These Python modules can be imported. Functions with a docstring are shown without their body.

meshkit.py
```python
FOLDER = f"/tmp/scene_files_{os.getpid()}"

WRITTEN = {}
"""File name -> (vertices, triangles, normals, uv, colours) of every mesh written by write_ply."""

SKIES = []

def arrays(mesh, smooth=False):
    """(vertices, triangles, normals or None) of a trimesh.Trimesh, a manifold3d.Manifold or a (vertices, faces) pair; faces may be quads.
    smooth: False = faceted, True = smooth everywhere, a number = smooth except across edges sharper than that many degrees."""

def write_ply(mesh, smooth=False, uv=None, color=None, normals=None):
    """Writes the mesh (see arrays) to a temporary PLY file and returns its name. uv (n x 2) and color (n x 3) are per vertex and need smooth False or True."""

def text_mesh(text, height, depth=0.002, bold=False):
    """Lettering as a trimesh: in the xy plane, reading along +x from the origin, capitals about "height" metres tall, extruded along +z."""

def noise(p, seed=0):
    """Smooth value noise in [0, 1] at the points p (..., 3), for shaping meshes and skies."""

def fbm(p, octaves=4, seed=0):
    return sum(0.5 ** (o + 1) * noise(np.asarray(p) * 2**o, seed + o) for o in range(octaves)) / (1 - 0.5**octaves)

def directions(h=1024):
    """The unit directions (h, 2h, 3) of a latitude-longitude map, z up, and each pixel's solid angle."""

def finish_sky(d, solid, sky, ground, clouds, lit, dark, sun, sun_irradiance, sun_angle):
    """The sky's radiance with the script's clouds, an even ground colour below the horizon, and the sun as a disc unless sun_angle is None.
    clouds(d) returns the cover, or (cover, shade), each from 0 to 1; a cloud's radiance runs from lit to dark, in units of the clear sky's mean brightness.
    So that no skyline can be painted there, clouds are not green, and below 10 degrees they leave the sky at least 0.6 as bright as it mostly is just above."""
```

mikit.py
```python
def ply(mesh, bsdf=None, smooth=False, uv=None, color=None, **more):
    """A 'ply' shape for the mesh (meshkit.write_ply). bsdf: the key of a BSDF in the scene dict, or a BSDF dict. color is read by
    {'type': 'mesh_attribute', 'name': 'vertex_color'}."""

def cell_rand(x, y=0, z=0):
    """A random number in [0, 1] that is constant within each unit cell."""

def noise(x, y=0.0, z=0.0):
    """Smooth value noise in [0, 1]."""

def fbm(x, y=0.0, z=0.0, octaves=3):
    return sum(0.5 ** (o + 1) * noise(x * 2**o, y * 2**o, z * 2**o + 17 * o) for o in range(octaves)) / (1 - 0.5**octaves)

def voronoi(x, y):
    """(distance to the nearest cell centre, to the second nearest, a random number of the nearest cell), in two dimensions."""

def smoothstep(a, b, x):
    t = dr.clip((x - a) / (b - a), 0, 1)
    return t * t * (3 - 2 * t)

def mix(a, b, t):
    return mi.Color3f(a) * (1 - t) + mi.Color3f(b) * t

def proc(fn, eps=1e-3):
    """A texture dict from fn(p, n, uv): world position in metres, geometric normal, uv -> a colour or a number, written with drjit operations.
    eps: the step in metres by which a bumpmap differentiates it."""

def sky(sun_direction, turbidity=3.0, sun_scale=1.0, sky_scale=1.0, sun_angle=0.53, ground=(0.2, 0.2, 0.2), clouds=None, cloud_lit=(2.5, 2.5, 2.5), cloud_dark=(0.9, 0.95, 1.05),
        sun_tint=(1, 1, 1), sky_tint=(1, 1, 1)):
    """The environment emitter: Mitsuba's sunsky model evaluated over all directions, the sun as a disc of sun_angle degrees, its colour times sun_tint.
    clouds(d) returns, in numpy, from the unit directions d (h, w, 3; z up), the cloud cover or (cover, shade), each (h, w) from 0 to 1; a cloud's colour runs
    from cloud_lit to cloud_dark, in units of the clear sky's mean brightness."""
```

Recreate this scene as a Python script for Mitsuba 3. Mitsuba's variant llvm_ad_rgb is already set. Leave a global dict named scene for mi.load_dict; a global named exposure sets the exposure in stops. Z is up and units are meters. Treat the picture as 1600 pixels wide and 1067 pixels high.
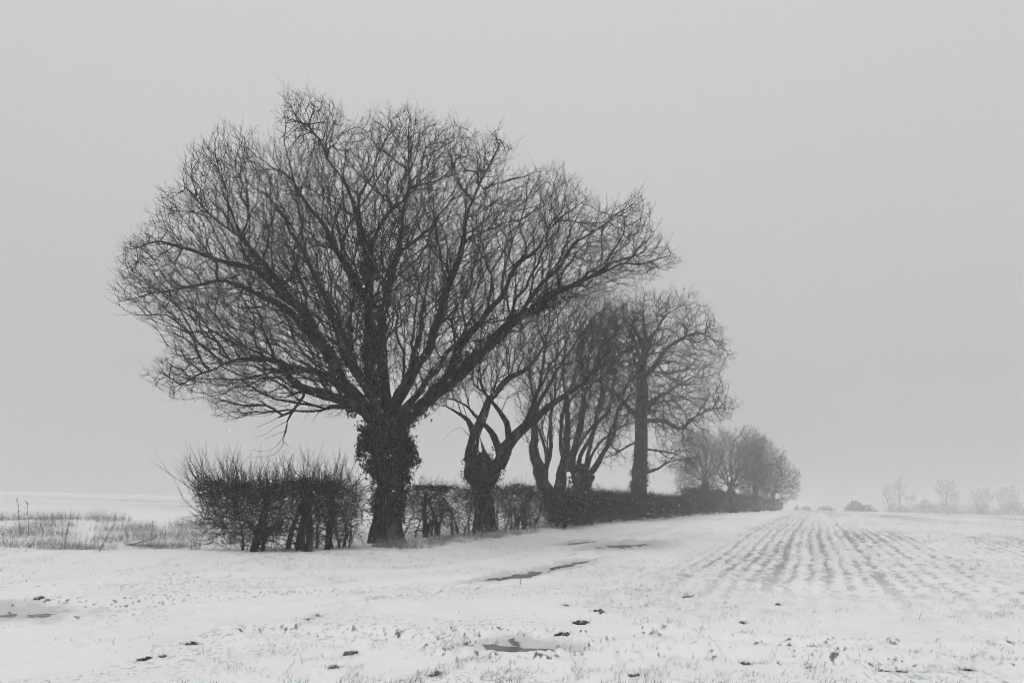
import math
import numpy as np
import trimesh
import mitsuba as mi
import drjit as dr
import mikit
import meshkit
from scipy import sparse
from scipy.sparse.csgraph import dijkstra
from scipy.spatial import cKDTree
from shapely.geometry import Polygon, Point
import shapely

T = mi.ScalarTransform4f
scene, labels = {}, {}

# ----------------------------------------------------------------------------- camera, sky, exposure
EYE = 1.6
FPX = 1100.0            # focal length in pixels of a 1600 px wide frame
HZ = 795.0              # row of the horizon in that frame
FOG = 0.0033
scene['haze_air'] = {'type': 'homogeneous', 'albedo': 0.96, 'sigma_t': FOG}
scene['camera'] = {
    'type': 'perspective', 'fov': 2 * math.degrees(math.atan(800 / FPX)), 'fov_axis': 'x',
    'to_world': T().look_at(origin=[0, 0, EYE], target=[0, 10, EYE], up=[0, 0, 1]),
    'principal_point_offset_y': (533.5 - HZ) / 1067, 'near_clip': 0.05, 'far_clip': 9000.0,
    'medium': {'type': 'ref', 'id': 'haze_air'}}


def overcast(d):
    # an even snow-cloud deck, a little brighter overhead, as overcast skies are
    z = np.clip(d[..., 2], 0, 1)
    shade = 1 - (1 + 2 * z) / 3
    soft = meshkit.fbm(d / np.maximum(d[..., 2:], 0.15) * 0.5, 3, 4) - 0.5
    return np.ones(z.shape), np.clip(shade + 0.10 * soft, 0, 1)


scene['sky'] = mikit.sky([-0.25, -0.45, 0.86], turbidity=3, sun_scale=0.16, sun_angle=40, sun_tint=(0.84, 1.0, 1.32),
                         ground=(0.7, 0.7, 0.7), clouds=overcast, cloud_lit=(1.55, 1.55, 1.55), cloud_dark=(0.80, 0.80, 0.80))
exposure = 1.82

# ----------------------------------------------------------------------------- small helpers
C_, S_ = 0.918, 0.397    # the field's rows run along (S_, C_)


def P(px, py, Y):
    return np.array([(px - 800) / FPX * Y, Y, EYE - (py - HZ) / FPX * Y])


def sstep(a, b, x):
    t = np.clip((x - a) / (b - a), 0, 1)
    return t * t * (3 - 2 * t)


def catmull(pts, step):
    p = np.asarray(pts, float)
    if len(p) < 3:
        n = max(2, int(np.linalg.norm(p[-1, :3] - p[0, :3]) / step) + 1)
        return np.linspace(p[0], p[-1], n)
    q = np.vstack([2 * p[0] - p[1], p, 2 * p[-1] - p[-2]])
    out = []
    for i in range(1, len(q) - 2):
        n = max(1, int(np.linalg.norm(q[i + 1, :3] - q[i, :3]) / step + 0.5))
        u = (np.arange(n) / n)[:, None]
        a, b, c, d = q[i - 1], q[i], q[i + 1], q[i + 2]
        out.append(0.5 * (2 * b + (c - a) * u + (2 * a - 5 * b + 4 * c - d) * u**2 + (3 * b - 3 * c + d - a) * u**3))
    out.append(p[-1:])
    return np.vstack(out)


def dist_line(x, y, line):
    d = np.full(x.shape, 1e9)
    for (ax, ay), (bx, by) in zip(line[:-1], line[1:]):
        ux, uy = bx - ax, by - ay
        k = np.clip(((x - ax) * ux + (y - ay) * uy) / (ux * ux + uy * uy), 0, 1)
        d = np.minimum(d, np.hypot(x - ax - k * ux, y - ay - k * uy))
    return d


def offset_line(line, o):
    l = catmull(line, 1.0)
    t = np.gradient(l, axis=0)
    t /= np.linalg.norm(t, axis=1, keepdims=True)
    return l + o * np.stack([t[:, 1], -t[:, 0]], 1)


# ----------------------------------------------------------------------------- the lie of the land
TRACK = [(-14, 7.0), (-9, 7.9), (-6.4, 9.0), (-5.4, 9.9), (-3.9, 11.3), (-1.2, 13.4), (0.4, 15.0), (2.2, 18.6), (3.9, 22.8), (7.1, 30), (13.6, 45), (31, 85), (62, 155)]
RUTS = [offset_line(TRACK, 0.0), offset_line(TRACK, -1.75), offset_line(TRACK, 1.3)]
CROSS = [(-3.0, 8.3), (-1.2, 7.9), (0.1, 7.3), (1.3, 6.95), (2.4, 6.6), (3.5, 6.3)]
CROSS2 = [(1.5, 7.9), (2.6, 7.3), (3.5, 6.95), (4.6, 6.65), (6.5, 6.3)]
HEAD = [(3.8, 11.6), (5.0, 11.2), (6.6, 10.6), (8.5, 9.9)]
FARMLINES = [[(-60, 52), (-30, 49), (0, 56)], [(-90, 74), (-40, 70), (0, 80)], [(-150, 120), (-60, 110), (0, 125)]]
# puddles: x, y, half length, half width, heading of the long axis
PUDDLES = [(0.42, 14.75, 1.45, 0.30, 1.02), (1.70, 17.2, 0.75, 0.22, 1.05), (3.65, 22.3, 1.9, 0.75, 1.10), (2.35, 24.2, 1.3, 0.30, 1.12), (-6.72, 8.82, 0.78, 0.36, 0.35), (0.03, 7.36, 0.45, 0.21, -0.3)]


def puddle_field(x, y):
    """(below 1 inside the water's edge, index) for the nearest puddle"""
    best, which = np.full(np.shape(x), 9.0), np.full(np.shape(x), -1)
    for i, (cx, cy, a, b, th) in enumerate(PUDDLES):
        dx, dy = x - cx, y - cy
        u, v = dx * math.cos(th) + dy * math.sin(th), -dx * math.sin(th) + dy * math.cos(th)
        near = (np.abs(u) < 2.5 * a) & (np.abs(v) < 4 * b)
        e = np.full(np.shape(x), 9.0)
        if near.any():
            p = np.stack([x[near] * 3.2, y[near] * 3.2, np.full(near.sum(), 3.0 + i)], -1)
            p2 = np.stack([x[near] * 9, y[near] * 9, np.full(near.sum(), 7.0 + i)], -1)
            bend = 0.10 * np.sin(u[near] / a * 2.6 + i)
            e[near] = np.hypot(u[near] / a, (v[near] - bend) / b) + 1.3 * (meshkit.noise(p, 5) - 0.5) + 0.8 * (meshkit.noise(p2, 8) - 0.5)
        which = np.where(e < best, i, which)
        best = np.minimum(best, e)
    return best, which


def land(x, y):
    """broad relief"""
    s, t = S_ * x + C_ * y, C_ * x - S_ * y
    h = 1.15 * (1 - np.exp(-np.maximum(s, 0) / 38.0))
    h = h - 0.00006 * np.maximum(s - 190, 0) ** 2 / (1 + 0.002 * np.maximum(s - 190, 0))
    h = h + 0.30 * sstep(-7.6, -11.0, t) * np.exp(-np.maximum(s - 20, 0) / 90)
    h = h - 0.029 * np.maximum(t - 3.0, 0) / (1 + np.maximum(t - 3.0, 0) / 600)
    left = np.maximum(-t - 35.0, 0)
    h = h + 0.078 * np.clip(-t - 17.2, 0, 6.5) + 0.014 * np.clip(-t - 23.7, 0, 11.3) + 0.033 * left / (1 + (left / 420.0) ** 1.5)
    p = np.stack([x * 0.11, y * 0.11, 0 * x], -1)
    h = h + 0.22 * (meshkit.noise(p, 3) - 0.5) * sstep(5, 14, np.hypot(x, y)) * np.exp(-np.hypot(x, y) / 90)
    # low snowy bank at the end of the hedge
    h = h + 0.09 * np.exp(-((x + 9.5) / 3.5) ** 2 - ((y - 16.2) / 1.3) ** 2) + 0.05 * np.exp(-((x + 13.5) / 3.0) ** 2 - ((y - 15.6) / 1.0) ** 2)
    # snow drifted against the hedge foot
    return h


def ground(x, y, fine=True):
    x, y = np.asarray(x, float), np.asarray(y, float)
    shp = x.shape
    x, y = x.ravel(), y.ravel()
    h = land(x, y)
    s, t = S_ * x + C_ * y, C_ * x - S_ * y
    r = np.hypot(x, y)
    n = meshkit.noise
    q = np.stack([x, y, 0 * x], -1)
    for k, line in enumerate(RUTS):
        m = (t > -14) & (t < 8) & (r < 200) | (r < 25)
        d = np.full(len(x), 9.0)
        d[m] = dist_line(x[m], y[m], line)
        d = d + 0.12 * (n(q * 1.3, 20 + k) - 0.5)
        amp = (0.075, 0.05, 0.03)[k] * (0.5 + n(q * 0.35, 30 + k))
        h = h - amp * np.exp(-(d / 0.22) ** 2) + 0.5 * amp * np.exp(-((d - 0.42) / 0.2) ** 2)
    near = r < 14
    for k, (line, w, amp) in enumerate(((CROSS, 0.20, 0.07), (CROSS2, 0.16, 0.06), (HEAD, 0.12, 0.04))):
        d = np.full(len(x), 9.0)
        d[near] = dist_line(x[near], y[near], line) + 0.15 * (n(q[near] * 2.1, 40 + k) - 0.5)
        h = h - amp * np.exp(-(d / w) ** 2) * (0.6 + 0.8 * n(q * 1.1, 44 + k)) + 0.4 * amp * np.exp(-((d - 2 * w) / w) ** 2)
    # plough rows out on the field
    rows = sstep(10.5, 13.5, s + 1.2 * (n(q * 0.4, 60) - 0.5)) * sstep(-4.6, -3.4, t)
    tw = t + 0.16 * (n(np.stack([s * 0.22, t * 0.4, 0 * s], -1), 61) - 0.5)
    h = h + rows * 0.018 * np.cos(tw * 2 * np.pi / 0.30) * np.exp(-r / 60)
    # left field's faint drill lines
    h = h + 0.02 * np.cos(t * 2.2) * sstep(-24, -28, t) * np.exp(-r / 80)
    if fine:
        lump = n(q * 1.7, 70) - 0.5
        h = h + 0.045 * lump * np.exp(-r / 40) + 0.022 * (n(q * 4.3, 71) - 0.5) * np.exp(-r / 25) + 0.012 * (n(q * 11, 72) - 0.5) * np.exp(-r / 14)
        # trampled, cloddy places near the foreground ruts
        d = np.full(len(x), 9.0)
        d[near] = np.minimum(dist_line(x[near], y[near], CROSS), dist_line(x[near], y[near], CROSS2))
        clod = np.maximum(n(q * np.array([8.5, 6.0, 1]), 73) - 0.60, 0)
        h = h + 0.16 * clod * np.exp(-((d - 0.25) / 0.35) ** 2)
        pd = np.hypot(x - 0.03, y - 7.36)
        h = h + 0.13 * np.maximum(n(q * np.array([11, 8.0, 1]), 74) - 0.52, 0) * np.exp(-((pd - 0.75) / 0.4) ** 2)
    e, which = puddle_field(x, y)
    lvl = np.where(which >= 0, WATER[np.maximum(which, 0)], 0)
    inside = e < 2.2
    shore = sstep(2.2, 1.0, e)
    target = lvl + np.where(e < 1, -0.05 * (1 - np.clip(e, 0, 1)) - 0.004, 0.035 * sstep(1.0, 1.25, e))
    h = np.where(inside, h * (1 - shore) + target * shore, h)
    return h.reshape(shp)


WATER = np.zeros(len(PUDDLES))
WATER = np.array([float(land(np.array([p[0]]), np.array([p[1]]))[0]) - 0.06 for p in PUDDLES])


def g1(x, y):
    return float(ground(np.array([x]), np.array([y]))[0])


def at_ground(px, py):
    """the ground point seen at a pixel of the photograph"""
    Y = 6.0
    for _ in range(4000):
        p = P(px, py, Y)
        if p[2] <= float(land(p[:1], p[1:2])[0]):
            break
        Y *= 1.004
    return p[0], p[1]


# ----------------------------------------------------------------------------- materials
def grey(v):
    return {'type': 'rgb', 'value': [v, v, v]}


def snow_fn(p, n, uv):
    s, t = S_ * p.x + C_ * p.y, C_ * p.x - S_ * p.y
    tw = t + 0.16 * (mikit.noise(s * 0.22, t * 0.4, 3.0) - 0.5) + 0.10 * (mikit.noise(s * 1.1, t * 2, 5.0) - 0.5)
    row = tw / 0.30
    idx = dr.floor(row)
    f = dr.abs(row - idx - 0.5) * 2
    strength = mikit.cell_rand(idx, 7, 2)
    patch = mikit.fbm(s * 0.055, t * 0.30, 9.0, 3)
    brk = mikit.fbm(p.x * 7, p.y * 5, 1.0, 3)
    brk2 = mikit.noise(p.x * 30, p.y * 22, 2.0)
    on = mikit.smoothstep(7.5, 16.0, s + 2.5 * (mikit.noise(p.x * 0.5, p.y * 0.5) - 0.5)) * mikit.smoothstep(-3.2, -2.2, t)
    core = mikit.smoothstep(-2.0, -0.3, t) * (1 - mikit.smoothstep(2.9, 3.6, t))
    far = mikit.smoothstep(18.0, 45.0, s)
    want = 0.30 + 0.14 * mikit.smoothstep(2.5, 4.5, t) + 0.30 * strength + 0.24 * core + 1.25 * (patch - 0.5) + 0.12 * far - 0.55 * f
    e = on * mikit.smoothstep(0.42, 0.76, want + 1.3 * (brk - 0.5) + 0.7 * (brk2 - 0.5))
    # the field beyond the hedge: stubble dusted with snow, in bands
    lf = mikit.smoothstep(24.0, 34.0, -t) * (0.10 + 0.22 * mikit.smoothstep(0.35, 0.7, mikit.fbm(p.x * 0.015, p.y * 0.10, 4.0, 3)) + 0.30 * mikit.smoothstep(110.0, 230.0, -t)) * (0.6 + 0.8 * brk)
    e = dr.maximum(e * 0.66, lf)
    # snow does not hold on the steep faces of clods and rut edges near by
    steep = mikit.smoothstep(0.24, 0.44, 1 - dr.abs(n.z) + 0.5 * (brk2 - 0.5) + 0.4 * (brk - 0.5)) * (1 - mikit.smoothstep(12.0, 18.0, dr.sqrt(p.x * p.x + p.y * p.y)))
    e = dr.maximum(e, 0.9 * steep)
    # sodden snow round the puddles
    wet = mi.Float(0)
    for cx, cy, a_, b_, th in PUDDLES:
        dx, dy = p.x - cx, p.y - cy
        u_, v_ = dx * math.cos(th) + dy * math.sin(th), dy * math.cos(th) - dx * math.sin(th)
        wet = dr.maximum(wet, mikit.smoothstep(2.1, 1.1, dr.sqrt(dr.square(u_ / a_) + dr.square(v_ / (b_ * 1.15))) + 0.9 * (brk - 0.5)))
    # short stubble and dirt just showing through thin snow
    speck = mikit.smoothstep(0.66, 0.82, brk2 + 0.5 * (mikit.noise(p.x * 65, p.y * 55, 4.0) - 0.5)) * mikit.smoothstep(0.40, 0.62, mikit.fbm(p.x * 0.6, p.y * 0.6, 12.0, 3))
    e = dr.maximum(e, dr.maximum(0.42 * speck, 0.34 * wet))
    tone = 0.90 - 0.05 * mikit.fbm(p.x * 1.3, p.y * 1.3, 6.0, 3)
    soil = 0.07 + 0.10 * mikit.noise(p.x * 14, p.y * 14, 8.0)
    c = tone * (1 - e) + soil * e
    return mi.Color3f(c, c, c)


def snow_bump(p, n, uv):
    return 0.010 * mikit.fbm(p.x * 16, p.y * 16, p.z * 16, 3)


def bark_fn(p, n, uv):
    a = mikit.fbm(p.x * 9, p.y * 9, p.z * 2.2, 3)
    b = mikit.noise(p.x * 1.3, p.y * 1.3, p.z * 1.3)
    c = 0.006 + 0.020 * a * a + 0.006 * b
    rime = mikit.smoothstep(0.60, 0.75, mikit.fbm(p.x * 5, p.y * 5, p.z * 1.6 + 3.0, 3) + 0.10 * n.x + 0.12 * n.z)
    c = c * (1 - 0.4 * rime) + 0.14 * 0.4 * rime
    return mi.Color3f(c, c, c)


def bark_bump(p, n, uv):
    return 0.03 * mikit.fbm(p.x * 14, p.y * 14, p.z * 3.0, 3)


def leaf_fn(p, n, uv):
    c = 0.009 + 0.011 * mikit.noise(p.x * 21, p.y * 21, p.z * 21)
    return mi.Color3f(c, c, c)


def grass_fn(p, n, uv):
    c = 0.09 + 0.16 * mikit.noise(p.x * 17, p.y * 17, 2.0)
    return mi.Color3f(c, c, c)


def dry_fn(p, n, uv):
    c = 0.12 + 0.22 * mikit.noise(p.x * 9, p.y * 9, p.z * 9)
    return mi.Color3f(c, c, c)


def soil_fn(p, n, uv):
    c = 0.018 + 0.05 * mikit.fbm(p.x * 22, p.y * 22, p.z * 22, 3)
    rime = mikit.smoothstep(0.50, 0.72, n.z + 0.9 * (mikit.fbm(p.x * 30, p.y * 30, p.z * 30, 2) - 0.5) - 0.25)
    c = c * (1 - 0.9 * rime) + 0.9 * 0.8 * rime
    return mi.Color3f(c, c, c)


def slush_fn(p, n, uv):
    c = 0.09 + 0.16 * mikit.fbm(p.x * 6, p.y * 6, 1.0, 3)
    return mi.Color3f(c, c, c)


def two(b):
    return {'type': 'twosided', 'bsdf': b}


scene['snow_material'] = {'type': 'bumpmap', 'arbitrary': {**mikit.proc(snow_bump, 0.01)}, 'scale': 1.0,
                          'bsdf': two({'type': 'diffuse', 'reflectance': mikit.proc(snow_fn)})}
scene['bark_material'] = {'type': 'bumpmap', 'arbitrary': {**mikit.proc(bark_bump, 0.01)}, 'scale': 1.0,
                          'bsdf': two({'type': 'diffuse', 'reflectance': mikit.proc(bark_fn)})}
scene['twig_material'] = two({'type': 'diffuse', 'reflectance': grey(0.020)})
scene['hedge_material'] = two({'type': 'diffuse', 'reflectance': grey(0.022)})
scene['ivy_material'] = two({'type': 'diffuse', 'reflectance': mikit.proc(leaf_fn)})
scene['grass_material'] = two({'type': 'diffuse', 'reflectance': mikit.proc(grass_fn)})
scene['dry_grass_material'] = two({'type': 'diffuse', 'reflectance': mikit.proc(dry_fn)})
scene['soil_material'] = two({'type': 'diffuse', 'reflectance': mikit.proc(soil_fn)})
scene['pale_wood'] = two({'type': 'diffuse', 'reflectance': grey(0.30)})
scene['flake_material'] = two({'type': 'diffuse', 'reflectance': grey(0.9)})
scene['slush_material'] = two({'type': 'roughplastic', 'diffuse_reflectance': mikit.proc(slush_fn), 'alpha': 0.16, 'int_ior': 1.22})

# ----------------------------------------------------------------------------- object bookkeeping
_used = {}


def numbered(name):
    k = _used.get(name, 0)
    _used[name] = k + 1
    return name if k == 0 else f'{name}_{k:03d}'


def tag(key, label=None, cat=None, group=None, kind=None):
    d = {k: v for k, v in (('label', label), ('category', cat), ('group', group), ('kind', kind)) if v}
    if d:
        labels[key] = d


def add(key, mesh, mat, smooth=False, **kw):
    if mesh is None or len(mesh[1]) == 0:
        return None
    scene[key] = mikit.ply(mesh, mat, smooth=smooth)
    tag(key, **kw)
    return key


def part(parent, name, mesh, mat, smooth=False, **kw):
    return add(parent + '__' + numbered(parent + '__' + name)[len(parent) + 2:], mesh, mat, smooth, **kw)


def join(ms):
    ms = [m for m in ms if m is not None and len(m[1])]
    if not ms:
        return None
    at = np.cumsum([0] + [len(m[0]) for m in ms])
    return np.vstack([m[0] for m in ms]), np.vstack([np.asarray(m[1]) + a for m, a in zip(ms, at)])


def tube(p, r, sides, cap=True, rough=0.0, seed=0):
    p, r = np.asarray(p, float), np.asarray(r, float)
    n = len(p)
    t = np.gradient(p, axis=0)
    t /= np.linalg.norm(t, axis=1, keepdims=True) + 1e-12
    ref = np.array([0.31, 0.95, 0.08]) if abs(t[:, 2]).mean() > 0.6 else np.array([0.1, 0.2, 0.97])
    a = np.cross(t, ref)
    a /= np.linalg.norm(a, axis=1, keepdims=True) + 1e-12
    b = np.cross(t, a)
    ang = np.arange(sides) * 2 * np.pi / sides
    d = np.cos(ang)[None, :, None] * a[:, None] + np.sin(ang)[None, :, None] * b[:, None]
    v = p[:, None] + r[:, None, None] * d
    if rough:
        q = v.reshape(-1, 3)
        k = 1 + rough * 2 * (meshkit.fbm(q * np.array([3.2, 3.2, 1.4]), 3, seed).reshape(n, sides) - 0.5)
        k = k + rough * 0.5 * (meshkit.noise(q * np.array([9, 9, 1.3]), seed + 1).reshape(n, sides) - 0.5)
        v = p[:, None] + (r[:, None] * k)[..., None] * d
    v = v.reshape(-1, 3)
    i, j = np.meshgrid(np.arange(n - 1), np.arange(sides), indexing='ij')
    q0, q1 = i * sides + j, i * sides + (j + 1) % sides
    f = np.stack([np.stack([q0, q1, q1 + sides], -1), np.stack([q0, q1 + sides, q0 + sides], -1)], 2).reshape(-1, 3)
    if cap:
        v = np.vstack([v, p[-1:] + t[-1:] * r[-1]])
        k = (n - 1) * sides + np.arange(sides)
        f = np.vstack([f, np.stack([k, (n - 1) * sides + (np.arange(sides) + 1) % sides, np.full(sides, len(v) - 1)], 1)])
    return v, f


def spikes(p0, p1, p2, r):
    """many thin tapering three-sided twigs, bent once"""
    n = len(p0)
    if n == 0:
        return None
    d = p2 - p0
    d /= np.linalg.norm(d, axis=1, keepdims=True) + 1e-12
    a = np.cross(d, np.where(np.abs(d[:, 2:]) < 0.9, [[0.2, 0.1, 0.97]], [[0.97, 0.2, 0.1]]))
    a /= np.linalg.norm(a, axis=1, keepdims=True) + 1e-12
    b = np.cross(d, a)
    r = np.broadcast_to(r, (n,))[:, None]
    k = [math.cos(2.094 * i) * a + math.sin(2.094 * i) * b for i in range(3)]
    if p1 is None:
        v = np.stack([p0 + r * k[0], p0 + r * k[1], p0 + r * k[2], p2], 1).reshape(-1, 3)
        return v, (np.array([[0, 1, 3], [1, 2, 3], [2, 0, 3]])[None] + 4 * np.arange(n)[:, None, None]).reshape(-1, 3)
    v = np.stack([p0 + r * k[0], p0 + r * k[1], p0 + r * k[2], p1 + 0.75 * r * k[0], p1 + 0.75 * r * k[1], p1 + 0.75 * r * k[2], p2], 1).reshape(-1, 3)
    base = np.array([[0, 1, 4], [0, 4, 3], [1, 2, 5], [1, 5, 4], [2, 0, 3], [2, 3, 5], [3, 4, 6], [4, 5, 6], [5, 3, 6]])
    return v, (base[None] + 7 * np.arange(n)[:, None, None]).reshape(-1, 3)


def leaves(c, size, rng, up=None):
    """folded, pointed leaves: four triangles each"""
    n = len(c)
    if n == 0:
        return None
    d = rng.normal(size=(n, 3)) + (0 if up is None else up)
    d /= np.linalg.norm(d, axis=1, keepdims=True)
    a = np.cross(d, rng.normal(size=(n, 3)))
    a /= np.linalg.norm(a, axis=1, keepdims=True) + 1e-9
    b = np.cross(d, a)
    s = (np.broadcast_to(size, (n,)) * rng.uniform(0.6, 1.3, n))[:, None]
    v = np.stack([c - 0.5 * s * d, c + 0.45 * s * a + 0.14 * s * b - 0.1 * s * d, c + 0.6 * s * d, c - 0.45 * s * a + 0.14 * s * b - 0.1 * s * d, c], 1).reshape(-1, 3)
    base = np.array([[0, 1, 4], [1, 2, 4], [2, 3, 4], [3, 0, 4]])
    return v, (base[None] + 5 * np.arange(n)[:, None, None]).reshape(-1, 3)


def unit(v):
    return v / (np.linalg.norm(v, axis=-1, keepdims=True) + 1e-12)


# ----------------------------------------------------------------------------- the setting: ground, puddles, haze
def build_ground():
    fine = np.radians(np.linspace(-41, 41, 500))
    side = np.radians(np.concatenate([np.linspace(41.6, 318.4, 110)]))
    ang = np.concatenate([fine, side])
    r = [0.35]
    while r[-1] < 3200:
        k = r[-1]
        r.append(k * (1.06 if k < 5.2 else 1.0068 if k < 30 else 1.011 if k < 120 else 1.03 if k < 600 else 1.12))
    r = np.array(r)
    A, R = np.meshgrid(ang, r)
    x, y = R * np.sin(A), R * np.cos(A)
    z = ground(x, y)
    v = np.stack([x, y, z], -1).reshape(-1, 3)
    m, n = len(r), len(ang)
    i, j = np.meshgrid(np.arange(m - 1), np.arange(n), indexing='ij')
    a, b = i * n + j, i * n + (j + 1) % n
    f = np.stack([np.stack([a, b, b + n], -1), np.stack([a, b + n, a + n], -1)], 2).reshape(-1, 3)
    c = len(v)
    v = np.vstack([v, [[0, 0, g1(0, 0)]]])
    jj = np.arange(n)
    f = np.vstack([f, np.stack([np.full(n, c), jj, (jj + 1) % n], 1)])
    add('snowy_ground', (v, f), 'snow_material', True, label='snow covered ploughed field with a rutted track and thin grass poking through', kind='structure')


build_ground()
PUDDLE_LABELS = ['long thin slush puddle in the wheel rut beyond the middle foreground', 'small slush puddle in the rut between the long puddle and the broad puddle',
                 'broad grey slush puddle where the track bends away beside the hedge', 'narrow slush streak beside the broad puddle, nearest the hedge',
                 'slush puddle in the rut at the left edge', 'small muddy puddle among clods in the near foreground']
for (cx, cy, a, b, th), z, lab in zip(PUDDLES, WATER, PUDDLE_LABELS):
    k = np.linspace(0, 2 * np.pi, 72, endpoint=False)
    q = np.linspace(.3, 2.2, 60)
    K, Q = np.meshgrid(k, q, indexing='ij')
    ux, uy = a * np.cos(K) * math.cos(th) - b * np.sin(K) * math.sin(th), a * np.cos(K) * math.sin(th) + b * np.sin(K) * math.cos(th)
    e, w = puddle_field(cx + Q * ux, cy + Q * uy)
    out = e > 1.22
    reach = np.where(out.any(1), q[np.argmax(out, 1)], 2.2)
    px, py = cx + reach * ux[:, 0], cy + reach * uy[:, 0]
    rings = [(cx + (px - cx) * q, cy + (py - cy) * q) for q in (0.15, 0.5, 0.8, 1.0)]
    xx, yy = np.concatenate([q[0] for q in rings]), np.concatenate([q[1] for q in rings])
    # water ends just under the bank: outer ring dips below the snow
    zz = z + 0 * xx
    zz[-72:] -= 0.02
    v = np.vstack([np.stack([xx, yy, zz], 1), [[cx, cy, z]]])
    f = []
    for q in range(3):
        for j in range(72):
            o, p = q * 72 + j, q * 72 + (j + 1) % 72
            f += [[o, p + 72, p], [o, o + 72, p + 72]]
    f += [[288, (j + 1) % 72, j] for j in range(72)]
    add(numbered('puddle'), (v, np.array(f)[:, ::-1]), 'slush_material', label=lab, kind='structure')

scene['haze'] = {'type': 'cube', 'to_world': T().translate([0, 0, 0]) @ T().scale([1, 1, 1]), 'bsdf': {'type': 'null'}, 'interior': {'type': 'ref', 'id': 'haze_air'}}
zs = meshkit.WRITTEN[scene['snowy_ground']['filename']][0][:, 2]
ZLO, ZHI = float(zs.min()) - 1.0, max(17.5, float(zs.max()) + 1.0)
scene['haze']['to_world'] = T().translate([0, 0, (ZLO + ZHI) / 2]) @ T().scale([3300, 3300, (ZHI - ZLO) / 2])
tag('haze', 'snow-filled winter air', kind='stuff')

# ----------------------------------------------------------------------------- trees
RB = dict(bark='bark_material', twig='twig_material')


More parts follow.
